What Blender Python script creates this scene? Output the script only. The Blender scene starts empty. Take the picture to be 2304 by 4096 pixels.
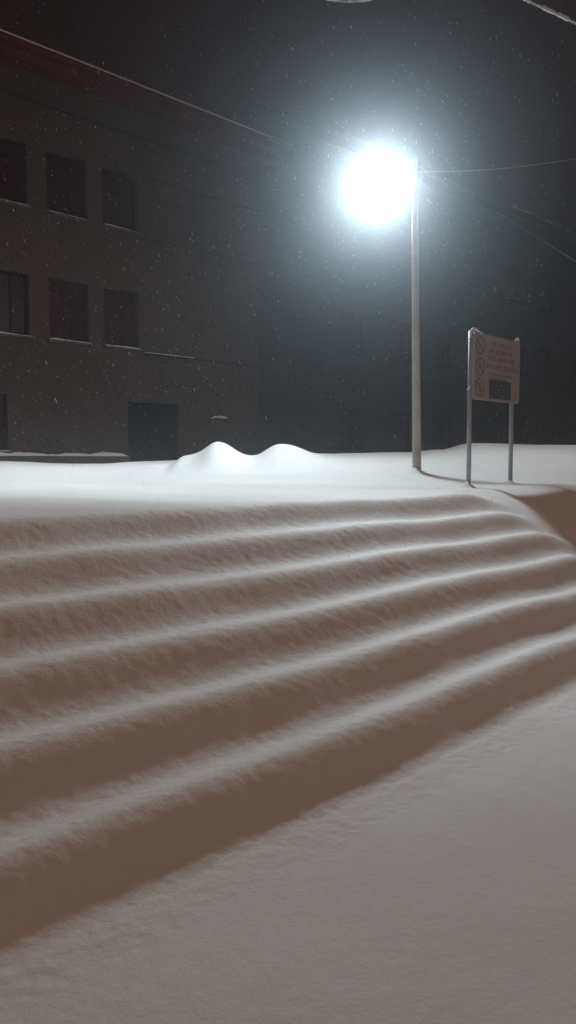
import bpy, bmesh, math, random
import numpy as np
from mathutils import Vector, Matrix
random.seed(7)
rng = np.random.default_rng(11)
scene = bpy.context.scene
COL = scene.collection
R = math.radians

# ---------------------------------------------------------------- helpers
def tag(o, label=None, cat=None, group=None, kind=None):
    if label: o['label'] = label
    if cat: o['category'] = cat
    if group: o['group'] = group
    if kind: o['kind'] = kind
    return o

def empty(name, loc=(0, 0, 0), rz=0.0):
    o = bpy.data.objects.new(name, None)
    o.location = loc; o.rotation_euler = (0, 0, rz)
    o.empty_display_size = 0.2
    COL.objects.link(o)
    return o

def link(name, me, mat, parent=None, loc=None, smooth=False):
    o = bpy.data.objects.new(name, me)
    if mat: me.materials.append(mat)
    if loc is not None: o.location = loc
    if parent: o.parent = parent
    if smooth:
        me.polygons.foreach_set('use_smooth', [True] * len(me.polygons))
    COL.objects.link(o)
    return o

def mesh_from(name, verts, faces):
    me = bpy.data.meshes.new(name)
    me.from_pydata([tuple(v) for v in verts], [], [tuple(f) for f in faces])
    me.update()
    return me

class MB:
    """collects shapes into one mesh"""
    def __init__(self): self.v = []; self.f = []
    def quad(self, a, b, c, d):
        n = len(self.v); self.v += [a, b, c, d]; self.f.append((n, n+1, n+2, n+3))
    def box(self, x0, x1, y0, y1, z0, z1):
        n = len(self.v)
        self.v += [(x0,y0,z0),(x1,y0,z0),(x1,y1,z0),(x0,y1,z0),(x0,y0,z1),(x1,y0,z1),(x1,y1,z1),(x0,y1,z1)]
        self.f += [(n,n+3,n+2,n+1),(n+4,n+5,n+6,n+7),(n,n+1,n+5,n+4),(n+1,n+2,n+6,n+5),(n+2,n+3,n+7,n+6),(n+3,n,n+4,n+7)]
        return self
    def tube(self, pts, rad, seg=16, cap=True):
        pts = [Vector(p) for p in pts]
        if not hasattr(rad, '__len__'): rad = [rad] * len(pts)
        base = len(self.v)
        prev = None
        for i, p in enumerate(pts):
            d = (pts[min(i+1, len(pts)-1)] - pts[max(i-1, 0)]).normalized()
            if prev is None:
                a = d.orthogonal().normalized()
            else:
                a = (prev - d * prev.dot(d)).normalized()
            prev = a
            b = d.cross(a)
            for k in range(seg):
                t = 2 * math.pi * k / seg
                self.v.append(tuple(p + (a * math.cos(t) + b * math.sin(t)) * rad[i]))
        for i in range(len(pts) - 1):
            for k in range(seg):
                k2 = (k + 1) % seg
                self.f.append((base+i*seg+k, base+i*seg+k2, base+(i+1)*seg+k2, base+(i+1)*seg+k))
        if cap:
            self.f.append(tuple(base + k for k in range(seg))[::-1])
            m = base + (len(pts)-1) * seg
            self.f.append(tuple(m + k for k in range(seg)))
        return self
    def build(self, name, mat, parent=None, loc=None, smooth=False, bevel=0.0):
        me = mesh_from(name, self.v, self.f)
        o = link(name, me, mat, parent, loc, smooth)
        if bevel:
            m = o.modifiers.new('b', 'BEVEL'); m.width = bevel; m.segments = 2; m.limit_method = 'ANGLE'
        return o

def mat(name, col, rough=0.7, spec=0.3, metal=0.0, bump=None, vary=None, emit=None):
    m = bpy.data.materials.new(name); m.use_nodes = True
    nt = m.node_tree; N = nt.nodes; L = nt.links
    b = N['Principled BSDF']
    b.inputs['Base Color'].default_value = (*col, 1)
    b.inputs['Roughness'].default_value = rough
    b.inputs['Metallic'].default_value = metal
    b.inputs['Specular IOR Level'].default_value = spec
    tc = N.new('ShaderNodeTexCoord')
    if vary:
        sc, col2, stretch = vary
        mp = N.new('ShaderNodeMapping'); mp.inputs['Scale'].default_value = stretch
        L.new(tc.outputs['Object'], mp.inputs['Vector'])
        n = N.new('ShaderNodeTexNoise'); n.inputs['Scale'].default_value = sc
        n.inputs['Detail'].default_value = 6; n.inputs['Roughness'].default_value = 0.65
        L.new(mp.outputs['Vector'], n.inputs['Vector'])
        r = N.new('ShaderNodeValToRGB')
        r.color_ramp.elements[0].position = 0.35; r.color_ramp.elements[0].color = (*col, 1)
        r.color_ramp.elements[1].position = 0.68; r.color_ramp.elements[1].color = (*col2, 1)
        L.new(n.outputs['Fac'], r.inputs['Fac']); L.new(r.outputs['Color'], b.inputs['Base Color'])
    if bump:
        prev = None
        for sc, dist in bump:
            n = N.new('ShaderNodeTexNoise'); n.inputs['Scale'].default_value = sc
            n.inputs['Detail'].default_value = 3
            L.new(tc.outputs['Object'], n.inputs['Vector'])
            bp = N.new('ShaderNodeBump'); bp.inputs['Distance'].default_value = dist
            bp.inputs['Strength'].default_value = 1.0
            L.new(n.outputs['Fac'], bp.inputs['Height'])
            if prev: L.new(prev.outputs['Normal'], bp.inputs['Normal'])
            prev = bp
        L.new(prev.outputs['Normal'], b.inputs['Normal'])
    if emit:
        b.inputs['Emission Color'].default_value = (*emit[0], 1)
        b.inputs['Emission Strength'].default_value = emit[1]
    return m

M = {}
M['snow'] = mat('snow', (0.80, 0.81, 0.82), 0.75, 0.2, bump=[(60, 0.0026), (150, 0.0016)], vary=(9, (0.83, 0.84, 0.85), (1, 1, 1)))
b_ = M['snow'].node_tree.nodes['Principled BSDF']
b_.inputs['Subsurface Weight'].default_value = 0.7
b_.inputs['Subsurface Radius'].default_value = (1.0, 0.85, 0.75)
b_.inputs['Subsurface Scale'].default_value = 0.022
M['snow_cap'] = mat('snow_cap', (0.82, 0.83, 0.84), 0.75, 0.2, bump=[(60, 0.004)])
M['render'] = mat('wall_render', (0.062, 0.040, 0.030), 0.9, 0.2, bump=[(40, 0.004)], vary=(0.9, (0.080, 0.053, 0.040), (1, 1, 0.45)))
M['dark_render'] = mat('dark_render', (0.035, 0.033, 0.033), 0.9, 0.2, bump=[(40, 0.004)], vary=(0.5, (0.05, 0.046, 0.044), (1, 1, 0.5)))
M['course'] = mat('course_render', (0.035, 0.026, 0.018), 0.9, 0.2)
M['dark_frame'] = mat('dark_frame_paint', (0.018, 0.016, 0.017), 0.9, 0.05)
M['fascia'] = mat('fascia_paint', (0.085, 0.013, 0.009), 0.85, 0.1, vary=(3, (0.10, 0.019, 0.013), (1, 1, 1)))
M['frame'] = mat('window_frame_paint', (0.026, 0.007, 0.006), 0.85, 0.1)
M['glass'] = mat('dark_glass', (0.040, 0.007, 0.006), 0.3, 0.12)
M['stone'] = mat('sill_stone', (0.10, 0.085, 0.07), 0.85, 0.2, bump=[(50, 0.003)])
M['pole'] = mat('weathered_steel', (0.38, 0.355, 0.32), 0.75, 0.3, bump=[(45, 0.003)], vary=(5, (0.56, 0.54, 0.50), (1, 1, 0.5)))
M['galv'] = mat('galvanised_steel', (0.30, 0.32, 0.34), 0.5, 0.5, metal=0.3, bump=[(70, 0.001)], vary=(9, (0.40, 0.42, 0.44), (1, 1, 0.6)))
M['lampbody'] = mat('lamp_housing', (0.25, 0.25, 0.26), 0.5, 0.4)
M['lens'] = mat('lamp_lens', (0.9, 0.9, 0.9), 0.3, 0.3, emit=((0.9, 0.97, 1.0), 90.0))
M['board'] = mat('board_print', (0.40, 0.305, 0.29), 0.5, 0.3, vary=(4, (0.44, 0.335, 0.32), (1, 1, 1)))
M['red'] = mat('faded_red_print', (0.25, 0.13, 0.12), 0.5, 0.3)
M['ink'] = mat('grey_brown_print', (0.21, 0.155, 0.145), 0.5, 0.3)
M['panel'] = mat('dark_plate', (0.055, 0.06, 0.065), 0.4, 0.4)
M['pale'] = mat('pale_print', (0.12, 0.13, 0.13), 0.5, 0.3)
M['cable'] = mat('black_cable', (0.03, 0.03, 0.03), 0.6, 0.3)

# ---------------------------------------------------------------- value noise
def vnoise(x, y, seed=0):
    xi = np.floor(x).astype(np.int64); yi = np.floor(y).astype(np.int64)
    xf = x - xi; yf = y - yi
    def h(a, b):
        n = (a * 374761393 + b * 668265263 + seed * 1442695041) & 0xffffffff
        n = ((n ^ (n >> 13)) * 1274126177) & 0xffffffff
        return ((n ^ (n >> 16)) & 0xffff) / 65535.0
    u = xf*xf*xf*(xf*(xf*6-15)+10); v = yf*yf*yf*(yf*(yf*6-15)+10)
    a = h(xi, yi); b = h(xi+1, yi); c = h(xi, yi+1); d = h(xi+1, yi+1)
    return (a*(1-u)+b*u)*(1-v) + (c*(1-u)+d*u)*v - 0.5

def sst(a, b, x):
    t = np.clip((x - a) / (b - a), 0, 1)
    return t*t*(3-2*t)

# ---------------------------------------------------------------- snow surface: buried flight of steps rising to a plaza
SA = R(44.5)
SN = (math.sin(SA), -math.cos(SA)); SU = (math.cos(SA), math.sin(SA))
RISE, GO, S0 = 0.19, 0.41, -2.35
POLE = (2.21, 13.5); LEGL = (2.44, 10.53); LEGR = (3.25, 11.42)

def smooth_interp(x, xs, ys):
    xs = np.array(xs, float); ys = np.array(ys, float)
    i = np.clip(np.searchsorted(xs, x) - 1, 0, len(xs)-2)
    t = np.clip((x - xs[i]) / (xs[i+1] - xs[i]), 0, 1)
    t = t*t*(3-2*t)
    return ys[i]*(1-t) + ys[i+1]*t

def _ends():
    v = np.linspace(-0.45, 6.3, 20001); A = 1.50 - 0.10*v; th = 2*np.pi*(v-0.22)
    p = v + A/(2*np.pi)*np.sin(th) - 0.06/(4*np.pi)*np.cos(2*th)
    lo = v[v < 0.1][np.argmin(p[v < 0.1])]
    m = (v > 5.3) & (v < 5.95)
    d = np.gradient(p, v)
    hi = v[m][np.argmin(np.abs(d[m]))]
    return float(lo), float(hi)
QLO, QHI = _ends()
def height(X, Y):
    s = SN[0]*X + SN[1]*Y; t = SU[0]*X + SU[1]*Y
    # gentle waver of the drifted edges
    sw = s + 0.035*vnoise(t*0.6, s*0.2, 3) + 0.012*vnoise(t*1.7, s*0.4, 4)
    sw = sw - 0.11*(1-sst(2.6, 5.6, t))*np.clip((s+4.6)/2.25, 0, 1)
    q = (S0 - sw) / GO
    # smooth drifted profile: gentle concave toe, rounded crest
    def prof(v):
        A = 1.50 - 0.10*v; B = 0.06; th = 2*np.pi*(v-0.22)
        return v + A/(2*np.pi)*np.sin(th) - B/(4*np.pi)*np.cos(2*th)
    steps = RISE * (prof(np.clip(q, QLO, QHI)) - prof(np.float64(QLO))) + 0.012*np.exp(-((q+0.10)/0.30)**2)
    ramp = 6*RISE * sst(-0.6, 7.2, q)
    ramp = ramp + 0.03*np.exp(-((t-8.2)/0.4)**2)*sst(-1, 2, q)*(1-sst(4.6, 6.6, q))
    w = sst(7.15, 8.0, t + 0.15*vnoise(s*3, t, 9))
    z = steps*(1-w) + ramp*w
    # plaza
    crest = smooth_interp(X, [-12, -6.2, -3.9, -3.1, 0.3, 2.6, 3.3, 4.0, 6.2, 12], [1.50, 1.465, 1.425, 1.47, 1.64, 1.66, 1.72, 1.86, 1.83, 1.8])
    up = sst(11.8, 17.0, Y)
    pl = 6*RISE + (crest - 6*RISE)*up
    pl = pl - (pl - 1.15)*sst(17.2, 20.5, Y)
    z = z + (pl - 6*RISE)*sst(5.6, 8.5, q)*sst(6, 9, Y)
    # heaps
    def heap(cx, cy, sxl, sxr, sy, a, p=2.0):
        sx = np.where(X < cx, sxl, sxr)
        return a*np.exp(-(np.abs(X-cx)/sx)**p - (np.abs(Y-cy)/sy)**2)
    z = z + heap(-1.33, 15.0, .34, .46, .9, .42, 2.0) + heap(-0.14, 15.2, .40, .62, .9, .30, 2.2)
    z = z + heap(-1.95, 15.0, .20, .4, .8, .17, 2.4) + heap(-2.55, 14.8, .45, .5, .6, .06)
    z = z + heap(-0.7, 13.2, .9, 1.0, .35, .05) + heap(0.9, 13.4, .9, 1.0, .4, .05) + heap(4.7, 13.2, 1.2, 1.5, .7, .10)
    # little cones of snow caught round the posts
    def cone(cx, cy, r, a):
        d = np.hypot(X-cx, Y-cy); return a*np.clip(1-d/r, 0, 1)**2
    z = z + cone(POLE[0]-0.03, POLE[1]-0.06, .26, .12) + cone(LEGL[0]-0.05, LEGL[1]-.02, .20, .09) + cone(LEGR[0]-0.05, LEGR[1]-.02, .20, .08)
    # undulation and wind grain
    z = z + 0.030*vnoise(X*0.8, Y*0.8, 21) + 0.012*vnoise(X*2.3+5, Y*2.3, 22)
    near = 1 - sst(9, 16, np.hypot(X, Y))
    g = vnoise(s*30, t*20, 31)*0.0036 + vnoise(s*62, t*44, 32)*0.0020
    rough = 0.35 + 0.65*((q > -0.6) & (q < 6.2))*(1-w)
    z = z + g*near*rough
    z = z + 0.25*vnoise(X*.08, Y*.08, 40)*sst(24, 60, np.hypot(X, Y))
    return z

def build_ground():
    ang = np.concatenate([np.linspace(-180, -34, 60)[:-1], np.linspace(-34, 34, 640), np.linspace(34, 180, 60)[1:-1]])
    rad = np.concatenate([np.linspace(0.3, 1.6, 14)[:-1], np.exp(np.linspace(math.log(1.6), math.log(20), 900)), np.exp(np.linspace(math.log(20.6), math.log(95), 50))])
    na, nr = len(ang), len(rad)
    A, Rr = np.meshgrid(np.radians(ang), rad)
    X = Rr*np.sin(A); Y = Rr*np.cos(A)
    Z = height(X, Y)
    co = np.stack([X, Y, Z], -1).reshape(-1, 3)
    c = np.array([[0, 0, float(height(np.array([0.0]), np.array([0.0]))[0])]])
    co = np.concatenate([co, c]).astype(np.float32)
    i = np.arange(nr-1)[:, None]; j = np.arange(na)[None, :]; j2 = (j+1) % na
    F = np.stack([np.broadcast_to(i*na+j, (nr-1, na)), np.broadcast_to(i*na+j2, (nr-1, na)),
                  np.broadcast_to((i+1)*na+j2, (nr-1, na)), np.broadcast_to((i+1)*na+j, (nr-1, na))], -1).reshape(-1, 4)
    F = F[:, ::-1]
    T = np.stack([np.full(na, nr*na), (np.arange(na)+1) % na, np.arange(na)], -1)[:, ::-1]
    me = bpy.data.meshes.new('snow_ground')
    nq, ntri = len(F), len(T)
    me.vertices.add(len(co)); me.vertices.foreach_set('co', co.ravel())
    loops = np.concatenate([F.ravel(), T.ravel()]).astype(np.int32)
    me.loops.add(len(loops)); me.loops.foreach_set('vertex_index', loops)
    me.polygons.add(nq+ntri)
    me.polygons.foreach_set('loop_start', np.concatenate([np.arange(nq)*4, nq*4+np.arange(ntri)*3]).astype(np.int32))
    me.polygons.foreach_set('use_smooth', np.ones(nq+ntri, bool))
    me.update(calc_edges=True); me.validate()
    o = link('snow_ground', me, M['snow'])
    return tag(o, 'deep snow drifted over a flight of steps and the plaza above', kind='structure')
build_ground()
def gz(x, y): return float(height(np.array([float(x)]), np.array([float(y)]))[0])

# ---------------------------------------------------------------- street lamp
def street_lamp():
    bz = gz(*POLE) - 0.25
    root = empty('street_lamp', (POLE[0], POLE[1], bz))
    tag(root, 'tall street lamp glaring white over the snowy plaza', 'street lamp')
    H = 5.40
    lean = -0.10
    pts = [(lean*(k/12), 0, H*k/12) for k in range(13)]
    MB().tube(pts, [0.077 - 0.027*(k/12) for k in range(13)], 28).build('pole', M['pole'], root, smooth=True)
    MB().tube([(0.012, 0, 0), (0.006, 0, 0.12)], 0.12, 24).build('base_flange', M['pole'], root, smooth=False, bevel=0.006)
    D = Vector((-0.49, 0.87, 0)).normalized()       # the arm reaches back and to the left
    a = [Vector((lean, 0, H - 0.04)) + D*0.72*(k/8) + Vector((0, 0, 0.17*math.sin(k/8*1.4))) for k in range(9)]
    MB().tube(a, [0.032]*9, 16).build('arm', M['pole'], root, smooth=True)
    # cobra-type head: flattened tapering shell
    v, f = [], []
    NS, NK = 12, 18
    for i in range(NS+1):
        t = i/NS
        w = 0.05 + 0.10*math.sin(min(1, t*1.25)*math.pi*0.5) if t < 0.85 else 0.15*math.sqrt(max(0.02, 1-((t-0.85)/0.15)**2*0.9))
        h = 0.035 + 0.035*math.sin(t*math.pi)
        for k in range(NK):
            a_ = 2*math.pi*k/NK
            zz = h*math.sin(a_); zz = zz if zz > 0 else zz*0.45
            v.append((0.50*t, w*math.cos(a_), zz - 0.02*t))
    for i in range(NS):
        for k in range(NK):
            f.append((i*NK+k, i*NK+(k+1) % NK, (i+1)*NK+(k+1) % NK, (i+1)*NK+k))
    f.append(tuple(range(NK))[::-1]); f.append(tuple(NS*NK+k for k in range(NK)))
    head = link('lamp_head', mesh_from('lamp_head', v, f), M['lampbody'], root, a[-1] - D*0.03, True)
    head.rotation_euler = (0, 0, math.atan2(D.y, D.x))
    # drop lens
    bm = bmesh.new(); bmesh.ops.create_uvsphere(bm, u_segments=24, v_segments=14, radius=1)
    for q in bm.verts: q.co = Vector((q.co.x*0.17, q.co.y*0.115, q.co.z*0.085))
    me = bpy.data.meshes.new('lens'); bm.to_mesh(me); bm.free()
    link('lens', me, M['lens'], head, (0.29, 0, -0.035), True)
    ld = bpy.data.lights.new('lamp_light', 'POINT')
    ld.energy = LAMP_W; ld.color = (0.84, 0.965, 1.0); ld.shadow_soft_size = 0.19
    # photometry of the lantern: wide throw toward the steps, cut off above the horizontal
    ld.use_nodes = True
    nt = ld.node_tree; N = nt.nodes; L = nt.links
    em = N['Emission']; ge = N.new('ShaderNodeNewGeometry'); sp = N.new('ShaderNodeSeparateXYZ')
    L.new(ge.outputs['Incoming'], sp.inputs[0])
    mr = N.new('ShaderNodeMapRange'); mr.inputs['From Min'].default_value = -1; mr.inputs['From Max'].default_value = 1
    L.new(sp.outputs['Z'], mr.inputs['Value'])
    cr = N.new('ShaderNodeValToRGB'); els = cr.color_ramp.elements
    for k, (p, v) in enumerate(PHOTO):
        e = els[k] if k < 2 else els.new(p)
        e.position = p; e.color = (v, v, v, 1)
    L.new(mr.outputs['Result'], cr.inputs['Fac'])
    m2 = N.new('ShaderNodeMapRange'); m2.interpolation_type = 'SMOOTHSTEP'
    m2.inputs['From Min'].default_value = 0.0; m2.inputs['From Max'].default_value = 0.5
    m2.inputs['To Min'].default_value = 1.0; m2.inputs['To Max'].default_value = BACK
    L.new(sp.outputs['Y'], m2.inputs['Value'])
    mu = N.new('ShaderNodeMath'); mu.operation = 'MULTIPLY'
    L.new(cr.outputs['Color'], mu.inputs[0]); L.new(m2.outputs['Result'], mu.inputs[1])
    m3 = N.new('ShaderNodeMapRange'); m3.interpolation_type = 'SMOOTHSTEP'
    m3.inputs['From Min'].default_value = -0.60; m3.inputs['From Max'].default_value = 0.5
    m3.inputs['To Min'].default_value = 1.0; m3.inputs['To Max'].default_value = SIDE
    L.new(sp.outputs['X'], m3.inputs['Value'])
    mu2 = N.new('ShaderNodeMath'); mu2.operation = 'MULTIPLY'
    L.new(mu.outputs[0], mu2.inputs[0]); L.new(m3.outputs['Result'], mu2.inputs[1])
    L.new(mu2.outputs[0], em.inputs['Strength'])
    em.inputs['Color'].default_value = (1, 1, 1, 1)
    lo = bpy.data.objects.new('lamp_light', ld); COL.objects.link(lo)
    lo.parent = root; lo.location = a[-1] + D*0.26 + Vector((0, 0, -0.20))
LAMP_W = 5600
SIDE = 0.33
PHOTO = [(0.0, 0.245), (0.12, 0.43), (0.22, 1.0), (0.25, 0.68), (0.32, 0.44), (0.45, 0.36), (0.53, 0.20), (0.60, 0.08), (0.70, 0.03), (1.0, 0.02)]
BACK = 0.22
street_lamp()

# ---------------------------------------------------------------- notice board on two posts
def notice_board():
    yaw = math.atan2(LEGR[1]-LEGL[1], LEGR[0]-LEGL[0])
    zb = 1.15
    root = empty('notice_board', (LEGL[0], LEGL[1], zb), yaw)
    tag(root, 'pinkish notice board on two thin steel posts, with snow on its corners', 'notice board')
    # local: x along the board, -y faces the stairs
    W, Z0, Z1 = 1.33, 2.31-zb, 3.19-zb
    d = math.hypot(LEGR[0]-LEGL[0], LEGR[1]-LEGL[1])
    for x, top in ((0.0, Z1+0.015), (d, Z1-0.02)):
        MB().tube([(x, 0.03, -0.3), (x, 0.03, top)], 0.031, 18).build('post', M['galv'], root, smooth=True)
    x0, x1 = 0.0, W
    # panel with rounded corners
    c = 0.05; pr = []
    for (cx, cz, a0) in ((x1-c, Z1-c, 0), (x0+c, Z1-c, 90), (x0+c, Z0+c, 180), (x1-c, Z0+c, 270)):
        for k in range(6):
            a = R(a0 + 90*k/5); pr.append((cx+c*math.cos(a), cz+c*math.sin(a)))
    n = len(pr)
    v = [(p[0], -0.022, p[1]) for p in pr] + [(p[0], -0.004, p[1]) for p in pr]
    f = [tuple(range(n)), tuple(range(n, 2*n))[::-1]] + [(i, i+n, (i+1) % n+n, (i+1) % n) for i in range(n)]
    me = mesh_from('panel', v, f); link('panel', me, M['board'], root)
    for z in (Z0+0.10, Z1-0.12):
        MB().box(0.02, W-0.04, -0.003, 0.022, z-0.02, z+0.02).build('rail', M['galv'], root)
        for x in (0.0, d):
            MB().box(x-0.045, x+0.045, 0.0, 0.068, z-0.028, z-0.0225).box(x-0.045, x+0.045, 0.0, 0.068, z+0.0225, z+0.028).build('clamp', M['galv'], root)
    # three red prohibition roundels
    Y = -0.0245
    for i, cz in enumerate((Z1-0.165, Z1-0.44, Z1-0.715)):
        cx = 0.165; r0, r1 = 0.098, 0.122
        b = MB(); N = 40
        for k in range(N):
            a, a2 = 2*math.pi*k/N, 2*math.pi*(k+1)/N
            b.quad((cx+r0*math.cos(a), Y, cz+r0*math.sin(a)), (cx+r1*math.cos(a), Y, cz+r1*math.sin(a)),
                   (cx+r1*math.cos(a2), Y, cz+r1*math.sin(a2)), (cx+r0*math.cos(a2), Y, cz+r0*math.sin(a2)))
        dx = 0.098*math.cos(R(-45)); dz = 0.098*math.sin(R(-45)); t = 0.009
        b.quad((cx-dx-t, Y-.001, cz-dz-t), (cx+dx-t, Y-.001, cz+dz-t), (cx+dx+t, Y-.001, cz+dz+t), (cx-dx+t, Y-.001, cz-dz+t))
        ro = b.build('roundel', M['red'], root)
        g = MB(); rr = random.Random(i+3)
        if i == 0:
            g.box(cx-.05, cx+.03, Y-.0005, Y, cz-.02, cz+.008); g.box(cx-.02, cx+.0, Y-.0008, Y-.0003, cz+.01, cz+.05); g.box(cx+.028, cx+.05, Y-.0008, Y-.0003, cz-.045, cz+.0)
        elif i == 1:
            g.box(cx-.055, cx+.05, Y-.0005, Y, cz-.012, cz+.012); g.box(cx-.03, cx-.01, Y-.0008, Y-.0003, cz-.045, cz-.014); g.box(cx+.015, cx+.035, Y-.0008, Y-.0003, cz+.014, cz+.04)
        else:
            g.box(cx-.015, cx+.02, Y-.0005, Y, cz-.05, cz+.03); g.box(cx-.012, cx+.016, Y-.0008, Y-.0003, cz+.034, cz+.062); g.box(cx+.022, cx+.045, Y-.0008, Y-.0003, cz-.02, cz+.01)
        g.build('pictogram', M['ink'], ro)
    # worn lines of lettering, too faded to read
    def line(xa, xb, z, h, seed):
        rr = random.Random(seed); x = xa
        while x < xb - h:
            b = MB()
            wl = rr.randint(4, 9)
            for _ in range(wl):
                w = h*rr.uniform(0.42, 0.72)
                if x+w > xb: break
                k = rr.randint(0, 3); s = h*0.17
                b.box(x, x+s, Y-.0004, Y, z, z+h)
                if k != 0: b.box(x+s, x+w-s, Y-.0006, Y-.0001, z+h-s, z+h)
                if k != 1: b.box(x+s, x+w-s, Y-.0006, Y-.0001, z, z+s)
                if k > 1: b.box(x+w-s, x+w, Y-.0004, Y, z, z+h)
                x += w + h*0.2
            x += h*0.5
            if b.v: b.build('word', M['ink'], root)
    line(0.46, 1.14, Z1-0.135, 0.055, 1)
    line(0.42, 1.14, Z1-0.235, 0.055, 2)
    line(0.40, 1.20, Z1-0.335, 0.058, 3)
    line(0.34, 1.27, Z1-0.445, 0.058, 4)
    line(0.42, 1.18, Z1-0.535, 0.026, 5)
    line(0.50, 1.05, Z1-0.585, 0.022, 6)
    p = MB().box(0.42, 1.06, -0.026, -0.0225, Z0+0.035, Z0+0.29).build('dark_plate', M['panel'], root)
    rr = random.Random(9)
    for (xa, xb, z, h) in ((0.62, 0.86, Z0+0.205, 0.02), (0.52, 0.97, Z0+0.155, 0.014), (0.56, 0.93, Z0+0.115, 0.014), (0.60, 0.88, Z0+0.075, 0.014)):
        x = xa; b = MB()
        while x < xb:
            w = rr.uniform(.008, .016); b.box(x, x+w, -0.0268, -0.0262, z, z+h*rr.uniform(.7, 1)); x += w+.006
        b.build('text_line', M['pale'], p)
    MB().box(1.155, 1.175, Y-.0005, Y, Z0+0.075, Z0+0.125).box(1.15, 1.18, Y-.0007, Y-.0002, Z0+0.05, Z0+0.07).build('emblem', M['red'], root)
    # snow caught on the corners
    def cap(pts, rad):
        rad = [q*0.66 for q in rad]
        o = MB().tube(pts, rad, 12).build('snow_cap', M['snow_cap'], root, smooth=True)
        m = o.modifiers.new('s', 'SUBSURF'); m.levels = 1; m.render_levels = 2
    cap([(-0.075, 0.0, Z1-0.10), (-0.06, 0.0, Z1-0.05), (-0.03, .01, Z1), (0.02, 0.01, Z1+0.045), (0.09, .0, Z1+0.045), (.17, -.01, Z1+0.012), (.3, -.01, Z1+0.004)], [0.008, 0.020, 0.030, 0.034, 0.026, 0.013, 0.005])
    cap([(W-0.16, -.005, Z1+0.002), (W-0.10, .0, Z1+0.022), (W-0.05, .0, Z1+0.055), (W-0.02, 0.0, Z1+0.05), (W-.0, 0.0, Z1+0.01)], [0.006, 0.02, 0.03, 0.028, 0.01])
    cap([(-0.08, 0.02, Z0+.10), (-0.055, 0.02, Z0+0.125), (-0.03, 0.02, Z0+0.15), (-0.02, 0.02, Z0+0.19)], [0.006, 0.02, 0.022, 0.005])
notice_board()

# ---------------------------------------------------------------- buildings
WY = math.atan2(0.702, 0.712)          # wall direction
NX, NY = 0.702, -0.712                 # outward normal (towards the plaza)
# local frame of a building: x along the wall, y into the building, outward is -y
def wall_mesh(x0, x1, z0, z1, holes, depth, back):
    b = MB()
    xs = sorted({x0, x1, *[h[0] for h in holes], *[h[1] for h in holes]})
    zs = sorted({z0, z1, *[h[2] for h in holes], *[h[3] for h in holes]})
    for i in range(len(xs)-1):
        for j in range(len(zs)-1):
            cx, cz = (xs[i]+xs[i+1])/2, (zs[j]+zs[j+1])/2
            if any(h[0] < cx < h[1] and h[2] < cz < h[3] for h in holes): continue
            b.quad((xs[i], 0, zs[j]), (xs[i+1], 0, zs[j]), (xs[i+1], 0, zs[j+1]), (xs[i], 0, zs[j+1]))
    for (a, c, d, e) in holes:
        b.quad((a, 0, d), (a, 0, e), (a, depth, e), (a, depth, d))
        b.quad((c, 0, d), (c, depth, d), (c, depth, e), (c, 0, e))
        b.quad((a, 0, e), (c, 0, e), (c, depth, e), (a, depth, e))
        b.quad((a, 0, d), (a, depth, d), (c, depth, d), (c, 0, d))
    b.quad((x0, 0, z0), (x0, 0, z1), (x0, back, z1), (x0, back, z0))
    b.quad((x1, 0, z0), (x1, back, z0), (x1, back, z1), (x1, 0, z1))
    b.quad((x0, back, z0), (x0, back, z1), (x1, back, z1), (x1, back, z0))
    return b

def lumpy(bx, x0, x1, yc, zc, ry, rz, seed, n=None):
    """rounded ridge of settled snow along x"""
    rr = random.Random(seed); n = n or max(6, int((x1-x0)/0.12))
    pts, ws = [], []
    ph = rr.uniform(0, 6)
    base = len(bx.v); K = 8
    for i in range(n+1):
        t = i/n; x = x0 + (x1-x0)*t
        e = min(1, min(t, 1-t)*n/1.5 + 0.25)
        s = e*(0.75 + 0.3*math.sin(ph+x*1.7) * math.sin(x*3.9+ph) + rr.uniform(-.14, .14))
        for k in range(K):
            a = math.pi*k/(K-1)
            bx.v.append((x, yc + ry*math.cos(a)*(0.9+0.1*s), zc + rz*math.sin(a)*s))
    for i in range(n):
        for k in range(K-1):
            bx.f.append((base+i*K+k, base+(i+1)*K+k, base+(i+1)*K+k+1, base+i*K+k+1))
    return bx

def window(parent, x, z, w, h, dy, seed, mull=True, snow=True, fm='frame'):
    fr = MB(); t = 0.055
    fr.box(0, t, dy-.06, dy, 0, h); fr.box(w-t, w, dy-.06, dy, 0, h)
    fr.box(t, w-t, dy-.06, dy, 0, t); fr.box(t, w-t, dy-.06, dy, h-t, h)
    if mull: fr.box(w*0.62, w*0.62+0.045, dy-.057, dy-.003, t, h-t)
    wo = fr.build('window', M[fm], parent, (x, 0, z))
    MB().box(t, w-t, dy-.03, dy-.02, t, h-t).build('pane', M['glass'], wo)
    s = MB().box(-0.05, w+0.05, -0.11, -0.003, -0.055, -0.006).build('sill', M['stone' if snow else 'dark_frame'], wo)
    if snow: lumpy(MB(), -0.05, w+0.05, -0.02, -0.006, 0.08, 0.045, seed).build('snow_cap', M['snow_cap'], wo, smooth=True)
    return wo

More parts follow.
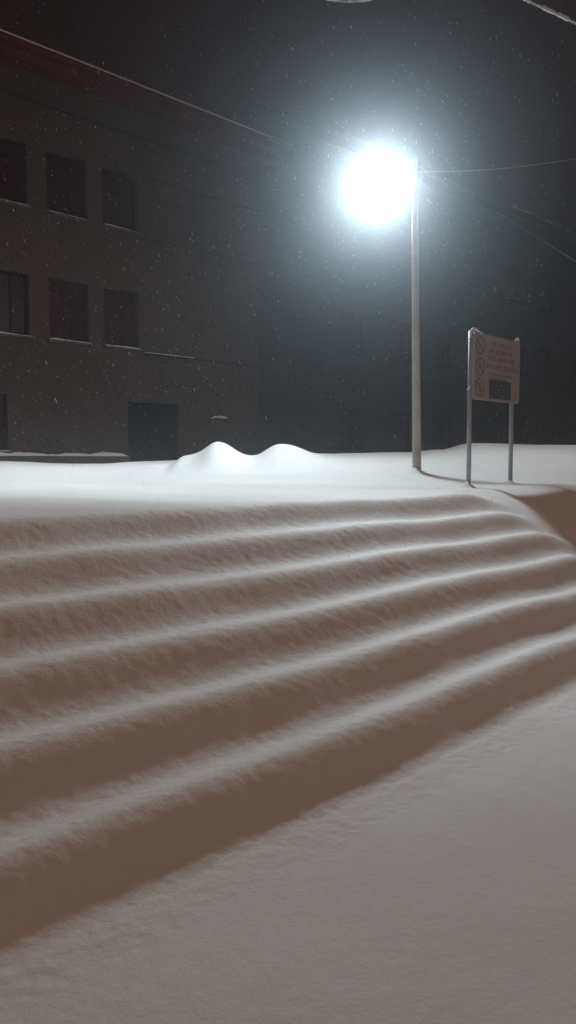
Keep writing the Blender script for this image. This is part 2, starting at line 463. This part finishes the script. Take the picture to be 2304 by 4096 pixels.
def apartment():
    root = empty('apartment_building', (-6.85, 18.9, 0), WY)
    tag(root, 'three storey apartment block with a dark red eave and dark windows', 'building')
    X0, X1, ZB, ZT = -9.0, 8.34, 0.9, 10.80
    cols = [(-0.34, 1.13), (1.30, 1.10), (2.86, 1.08)]
    rows = [(7.60, 1.50), (4.50, 1.50)]
    holes = [(x, x+w, z, z+h) for x, w in cols for z, h in rows]
    g = (-1.6, 0.17, 1.72, 3.09); door = (3.55, 5.25, 1.25, 3.07)
    holes += [g, door]
    wall_mesh(X0, X1, ZB, ZT, holes, 0.24, 9).build('wall', M['render'], root)
    for j, (z, h) in enumerate(rows):
        for i, (x, w) in enumerate(cols):
            window(root, x, z, w, h, 0.22, i*7+j)
    window(root, g[0], g[2], g[1]-g[0], g[3]-g[2], 0.22, 77)
    d = MB(); W_, H_ = door[1]-door[0], door[3]-door[2]
    d.box(0, .07, .16, .23, 0, H_); d.box(W_-.07, W_, .16, .23, 0, H_); d.box(.07, W_-.07, .16, .23, H_-.07, H_)
    d.box(.07, W_/2-.004, .18, .22, 0, H_-.07); d.box(W_/2+.004, W_-.07, .18, .22, 0, H_-.07)
    do = d.build('door', M['dark_frame'], root, (door[0], 0, door[2]))
    MB().tube([(W_/2-.06, .17, .95), (W_/2-.06, .11, .95), (W_/2-.06, .11, 1.15), (W_/2-.06, .17, 1.15)], .012, 8).build('handle', M['frame'], do)
    # shallow string courses at sill and lintel level
    for z in (10.13, 9.12, 7.50, 4.40):
        segs = [(X0+.002, X1-.002)]
        if z in (9.12,): segs = [(4.3, X1-.002)]
        if z in (7.50, 4.40): segs = [(X0+.002, -0.42), (4.05, X1-.002)]
        for a, c in segs:
            MB().box(a, c, -0.022, -0.002, z-0.035, z+0.035).build('string_course', M['course'], root)
            if z in (4.40,) and a > 0: lumpy(MB(), a, a+1.8, -0.012, z+0.034, 0.012, 0.02, 5).build('snow_cap', M['snow_cap'], root, smooth=True)
    # plinth with its settled snow
    pl = MB()
    pl.box(X0+.002, 3.5, -0.16, -0.002, ZB, 1.60); pl.box(5.3, X1-.002, -0.16, -0.002, ZB, 1.60)
    plo = pl.build('plinth', M['stone'], root)
    lumpy(MB(), -3, 3.45, -0.07, 1.60, 0.10, 0.10, 12).build('snow_cap', M['snow_cap'], plo, smooth=True)
    # eave
    ro = MB()
    prof = [(-0.36, 11.02), (-0.36, 11.27), (9.2, 12.9), (9.2, 12.6), (0.0, 10.80), (-0.08, 10.80), (-0.08, 10.93)]
    a, c = X0-.3, X1+1.2; n = len(prof)
    ro.v = [(a, p[0], p[1]) for p in prof] + [(c, p[0], p[1]) for p in prof]
    ro.f = [(i, (i+1) % n, (i+1) % n+n, i+n) for i in range(n)] + [tuple(range(n))[::-1], tuple(range(n, 2*n))]
    rob = ro.build('roof', M['fascia'], root)
    gt = MB()
    for i in range(1): gt.tube([(a, -0.42, 11.16), (c, -0.42, 11.16)], 0.055, 12)
    gt.build('gutter', M['fascia'], rob, smooth=True)
    lumpy(MB(), a, c, -0.30, 11.27, 0.10, 0.035, 31, 150).build('snow_cap', M['snow_cap'], rob, smooth=True)
    # roof snow sheet
    sh = MB(); sh.v = [(a, -.33, 11.285), (c, -.33, 11.285), (c, 9.2, 12.92), (a, 9.2, 12.92), (a, -.30, 11.36), (c, -.30, 11.36), (c, 9.2, 13.05), (a, 9.2, 13.05)]
    sh.f = [(0, 3, 2, 1), (4, 5, 6, 7), (0, 1, 5, 4), (1, 2, 6, 5), (2, 3, 7, 6), (3, 0, 4, 7)]
    sh.build('roof_snow', M['snow_cap'], rob)
    return root
apartment()

def far_building():
    # set back behind the end of the apartment block and running on to the right
    ox, oy = -6.85 + 0.712*9.7 - NX*1.9, 18.9 + 0.702*9.7 - NY*1.9
    root = empty('dark_building', (ox, oy, 0), WY)
    tag(root, 'tall dark building half lost in the falling snow behind the lamp', 'building')
    L_ = 44.0; ZT = 13.2
    holes = []
    for (z, h) in ((1.9, 1.6), (5.6, 1.6), (9.3, 1.6)):
        x = 16.9 if z > 9 else 4.5
        while x < L_-2:
            holes.append((x, x+1.5, z, z+h)); x += 3.1
    wall_mesh(0, L_, 0.6, ZT, holes, 0.2, 10).build('wall', M['dark_render'], root)
    for i, (a, c, z, e) in enumerate(holes):
        if a < 30:
            window(root, a, z, c-a, e-z, 0.19, i+100, snow=False, fm='dark_frame')
        else:
            MB().box(0, c-a, .15, .18, 0, e-z).build('window', M['glass'], root, (a, 0, z))
    MB().box(.002, L_-.002, -0.10, -0.002, 4.9, 5.05).build('string_course', M['dark_render'], root)
    r = MB().box(-.3, L_+.3, -0.45, 10.3, ZT+.002, ZT+0.30).build('roof', M['dark_render'], root)
    lumpy(MB(), 16, L_+.3, -0.33, ZT+0.30, 0.12, 0.07, 41, 150).build('snow_cap', M['snow_cap'], r, smooth=True)
far_building()

# small snow-topped vent hood on the wall end
def vent_hood():
    u, z = 6.63, 2.66
    root = empty('vent_hood', (-6.85+.712*u, 18.9+.702*u, z), WY)
    tag(root, 'small vent hood topped with snow, low on the apartment wall above the heaps', 'vent hood')
    b = MB(); n = 8
    for k in range(n):
        a, a2 = math.pi*k/n, math.pi*(k+1)/n
        p = lambda t, y: (0.2*math.cos(t), y, 0.14*math.sin(t)-.05)
        b.quad(p(a, -0.004), p(a2, -0.004), p(a2, -0.26), p(a, -0.26))
    b.box(-0.2, -0.18, -.26, -.005, -.12, -.05); b.box(0.18, 0.2, -.26, -.005, -.12, -.05)
    b.build('hood', M['stone'], root, smooth=False)
    lumpy(MB(), -0.24, 0.22, -0.14, 0.07, 0.14, 0.07, 8, 9).build('snow_cap', M['snow_cap'], root, smooth=True)
vent_hood()

# ---------------------------------------------------------------- snow-laden overhead cables
def cable(p0, p1, sag, r, rs, label, seed, n=60):
    p0, p1 = Vector(p0), Vector(p1)
    rr = random.Random(seed)
    pts = []
    for i in range(n+1):
        t = i/n; p = p0.lerp(p1, t); p.z -= sag*4*t*(1-t); pts.append(p)
    mid = pts[n//2].copy()
    loc = [p - mid for p in pts]
    root = empty('overhead_cable', mid)
    tag(root, label, 'cable', 'snow laden cables overhead')
    MB().tube(loc, r, 8).build('wire', M['cable'], root, smooth=True)
    sp, sr = [], []
    m = n*4
    for i in range(m+1):
        t = i/m; k = t*n; j = min(int(k), n-1); p = loc[j].lerp(loc[j+1], k-j)
        s = rs*(0.75+0.25*math.sin(t*m*0.35+seed)*math.sin(t*m*0.13) + rr.uniform(-.22, .25))
        sp.append(p + Vector((0, 0, r*0.6 + s*0.55))); sr.append(max(0.003, s))
    MB().tube(sp, sr, 8).build('snow_ridge', M['snow_cap'], root, smooth=True)
cable((1.45, 13.6, 10.2), (4.10, 8.6, 5.60), 0.0, 0.008, 0.026, 'thick snow laden cable crossing the top right corner', 1)
cable((-1.6, 12.0, 10.2), (3.4, 12.0, 10.2), 2.02, 0.010, 0.030, 'sagging snow laden cable just dipping in at the top edge', 2)
cable((2.11, 13.5, 6.30), (12.0, 13.0, 9.5), 0.88, 0.002, 0.0022, 'thin snowy cable rising toward the right edge, level with the lamp', 3)
cable((9.75, 37.7, 13.1), (5.22, 12.0, 3.9), 0.0, 0.003, 0.0045, 'thin snowy cable falling steeply at the right edge, above the notice board', 4)

# ---------------------------------------------------------------- falling snow (uncountable)
def falling_snow():
    m = bpy.data.materials.new('snowflake'); m.use_nodes = True
    nt = m.node_tree; N = nt.nodes; L = nt.links
    for x in list(N): N.remove(x)
    out = N.new('ShaderNodeOutputMaterial'); mix = N.new('ShaderNodeMixShader'); mix.inputs[0].default_value = 0.5
    d = N.new('ShaderNodeBsdfDiffuse'); d.inputs['Color'].default_value = (.85, .87, .9, 1)
    t = N.new('ShaderNodeBsdfTranslucent'); t.inputs['Color'].default_value = (.85, .87, .9, 1)
    L.new(d.outputs[0], mix.inputs[1]); L.new(t.outputs[0], mix.inputs[2]); L.new(mix.outputs[0], out.inputs['Surface'])
    n = 15000
    v, f = [], []
    cnt = 0
    while cnt < n:
        Y = random.uniform(5, 17); X = random.uniform(-0.52*Y-1, 0.48*Y+1); Z = random.uniform(0.2, 10)
        if Z < gz_fast(X, Y) + 0.1: continue
        if Z > 6.3 and random.random() < 0.7: continue
        cnt += 1
        c = Vector((X, Y, Z))
        # wind-blown clumps of crystals, each a crooked little chain of two or three flakes
        dr = Vector((random.gauss(0.38, 0.2), random.gauss(0, 0.3), -1)).normalized()
        sz = random.uniform(0.0014, 0.0028)*(1.0 if random.random() < .9 else 1.5)
        k = random.choice((1, 2, 3, 3, 4, 5))
        p = c.copy()
        for _ in range(k):
            base = len(v)
            rad = sz*random.uniform(.7, 1.1)
            ax = Vector((random.gauss(0, 1), random.gauss(0, 1), random.gauss(0, 1))).normalized()
            a = ax.orthogonal().normalized(); b = ax.cross(a)
            for q in (a, -a, b, -b, ax*.8, -ax*.8): v.append(tuple(p + q*rad))
            for tri in ((0, 2, 4), (2, 1, 4), (1, 3, 4), (3, 0, 4), (2, 0, 5), (1, 2, 5), (3, 1, 5), (0, 3, 5)):
                f.append(tuple(base+i for i in tri))
            p = p + dr*rad*1.7 + Vector((random.gauss(0, .25), random.gauss(0, .25), 0))*rad
    o = link('falling_snow', mesh_from('falling_snow', v, f), m)
    tag(o, 'snowflakes falling thickly through the lamplight', kind='stuff')
def gz_fast(x, y): return 1.15 if (SN[0]*x+SN[1]*y) < -4.5 else 0.2
falling_snow()

# ---------------------------------------------------------------- haze of fine snow in the air
def haze():
    b = MB().box(-97, 97, -97, 97, -1.3, 15.5)
    m = bpy.data.materials.new('haze_air'); m.use_nodes = True
    nt = m.node_tree; N = nt.nodes
    for x in list(N): N.remove(x)
    out = N.new('ShaderNodeOutputMaterial'); pv = N.new('ShaderNodeVolumePrincipled')
    pv.inputs['Color'].default_value = (0.80, 0.90, 1.0, 1)
    pv.inputs['Density'].default_value = HAZE
    pv.inputs['Anisotropy'].default_value = HAZE_G
    nt.links.new(pv.outputs[0], out.inputs['Volume'])
    o = b.build('haze', m)
    o.display_type = 'WIRE'
    tag(o, 'fine blowing snow filling the night air', kind='stuff')
HAZE, HAZE_G = 0.0072, 0.92
haze()

# ---------------------------------------------------------------- night sky with the warm glow of the town behind the viewer
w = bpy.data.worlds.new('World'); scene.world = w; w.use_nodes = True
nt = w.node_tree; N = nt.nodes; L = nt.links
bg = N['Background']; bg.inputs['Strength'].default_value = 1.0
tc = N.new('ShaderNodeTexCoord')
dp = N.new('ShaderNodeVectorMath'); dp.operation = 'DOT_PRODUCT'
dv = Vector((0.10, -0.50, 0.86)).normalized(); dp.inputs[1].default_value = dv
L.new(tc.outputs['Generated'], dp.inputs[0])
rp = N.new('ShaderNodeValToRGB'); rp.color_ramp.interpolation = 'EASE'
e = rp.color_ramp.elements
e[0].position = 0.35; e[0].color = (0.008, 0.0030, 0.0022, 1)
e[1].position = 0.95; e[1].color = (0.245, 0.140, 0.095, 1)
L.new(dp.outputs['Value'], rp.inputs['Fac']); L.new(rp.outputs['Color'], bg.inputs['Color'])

# ---------------------------------------------------------------- camera
cd = bpy.data.cameras.new('camera'); cam = bpy.data.objects.new('camera', cd); COL.objects.link(cam)
cd.sensor_fit = 'VERTICAL'; cd.sensor_height = 36.0; cd.lens = 36.0*3150/4096
cam.location = (0, 0, 1.5); cam.rotation_euler = (R(90) - math.atan(208/3150), 0, 0)
cd.clip_start = 0.02; cd.clip_end = 500
scene.camera = cam

vs = scene.view_settings
vs.view_transform = 'Standard'; vs.look = 'None'; vs.exposure = 0; vs.gamma = 1; vs.use_curve_mapping = False
scene.render.film_transparent = False
cy = scene.cycles
cy.use_denoising = True; cy.max_bounces = 6; cy.diffuse_bounces = 3; cy.volume_bounces = 1
cy.glossy_bounces = 2; cy.transmission_bounces = 2
cy.sample_clamp_indirect = 4.0
try: cy.denoiser = 'OPENIMAGEDENOISE'
except Exception: pass
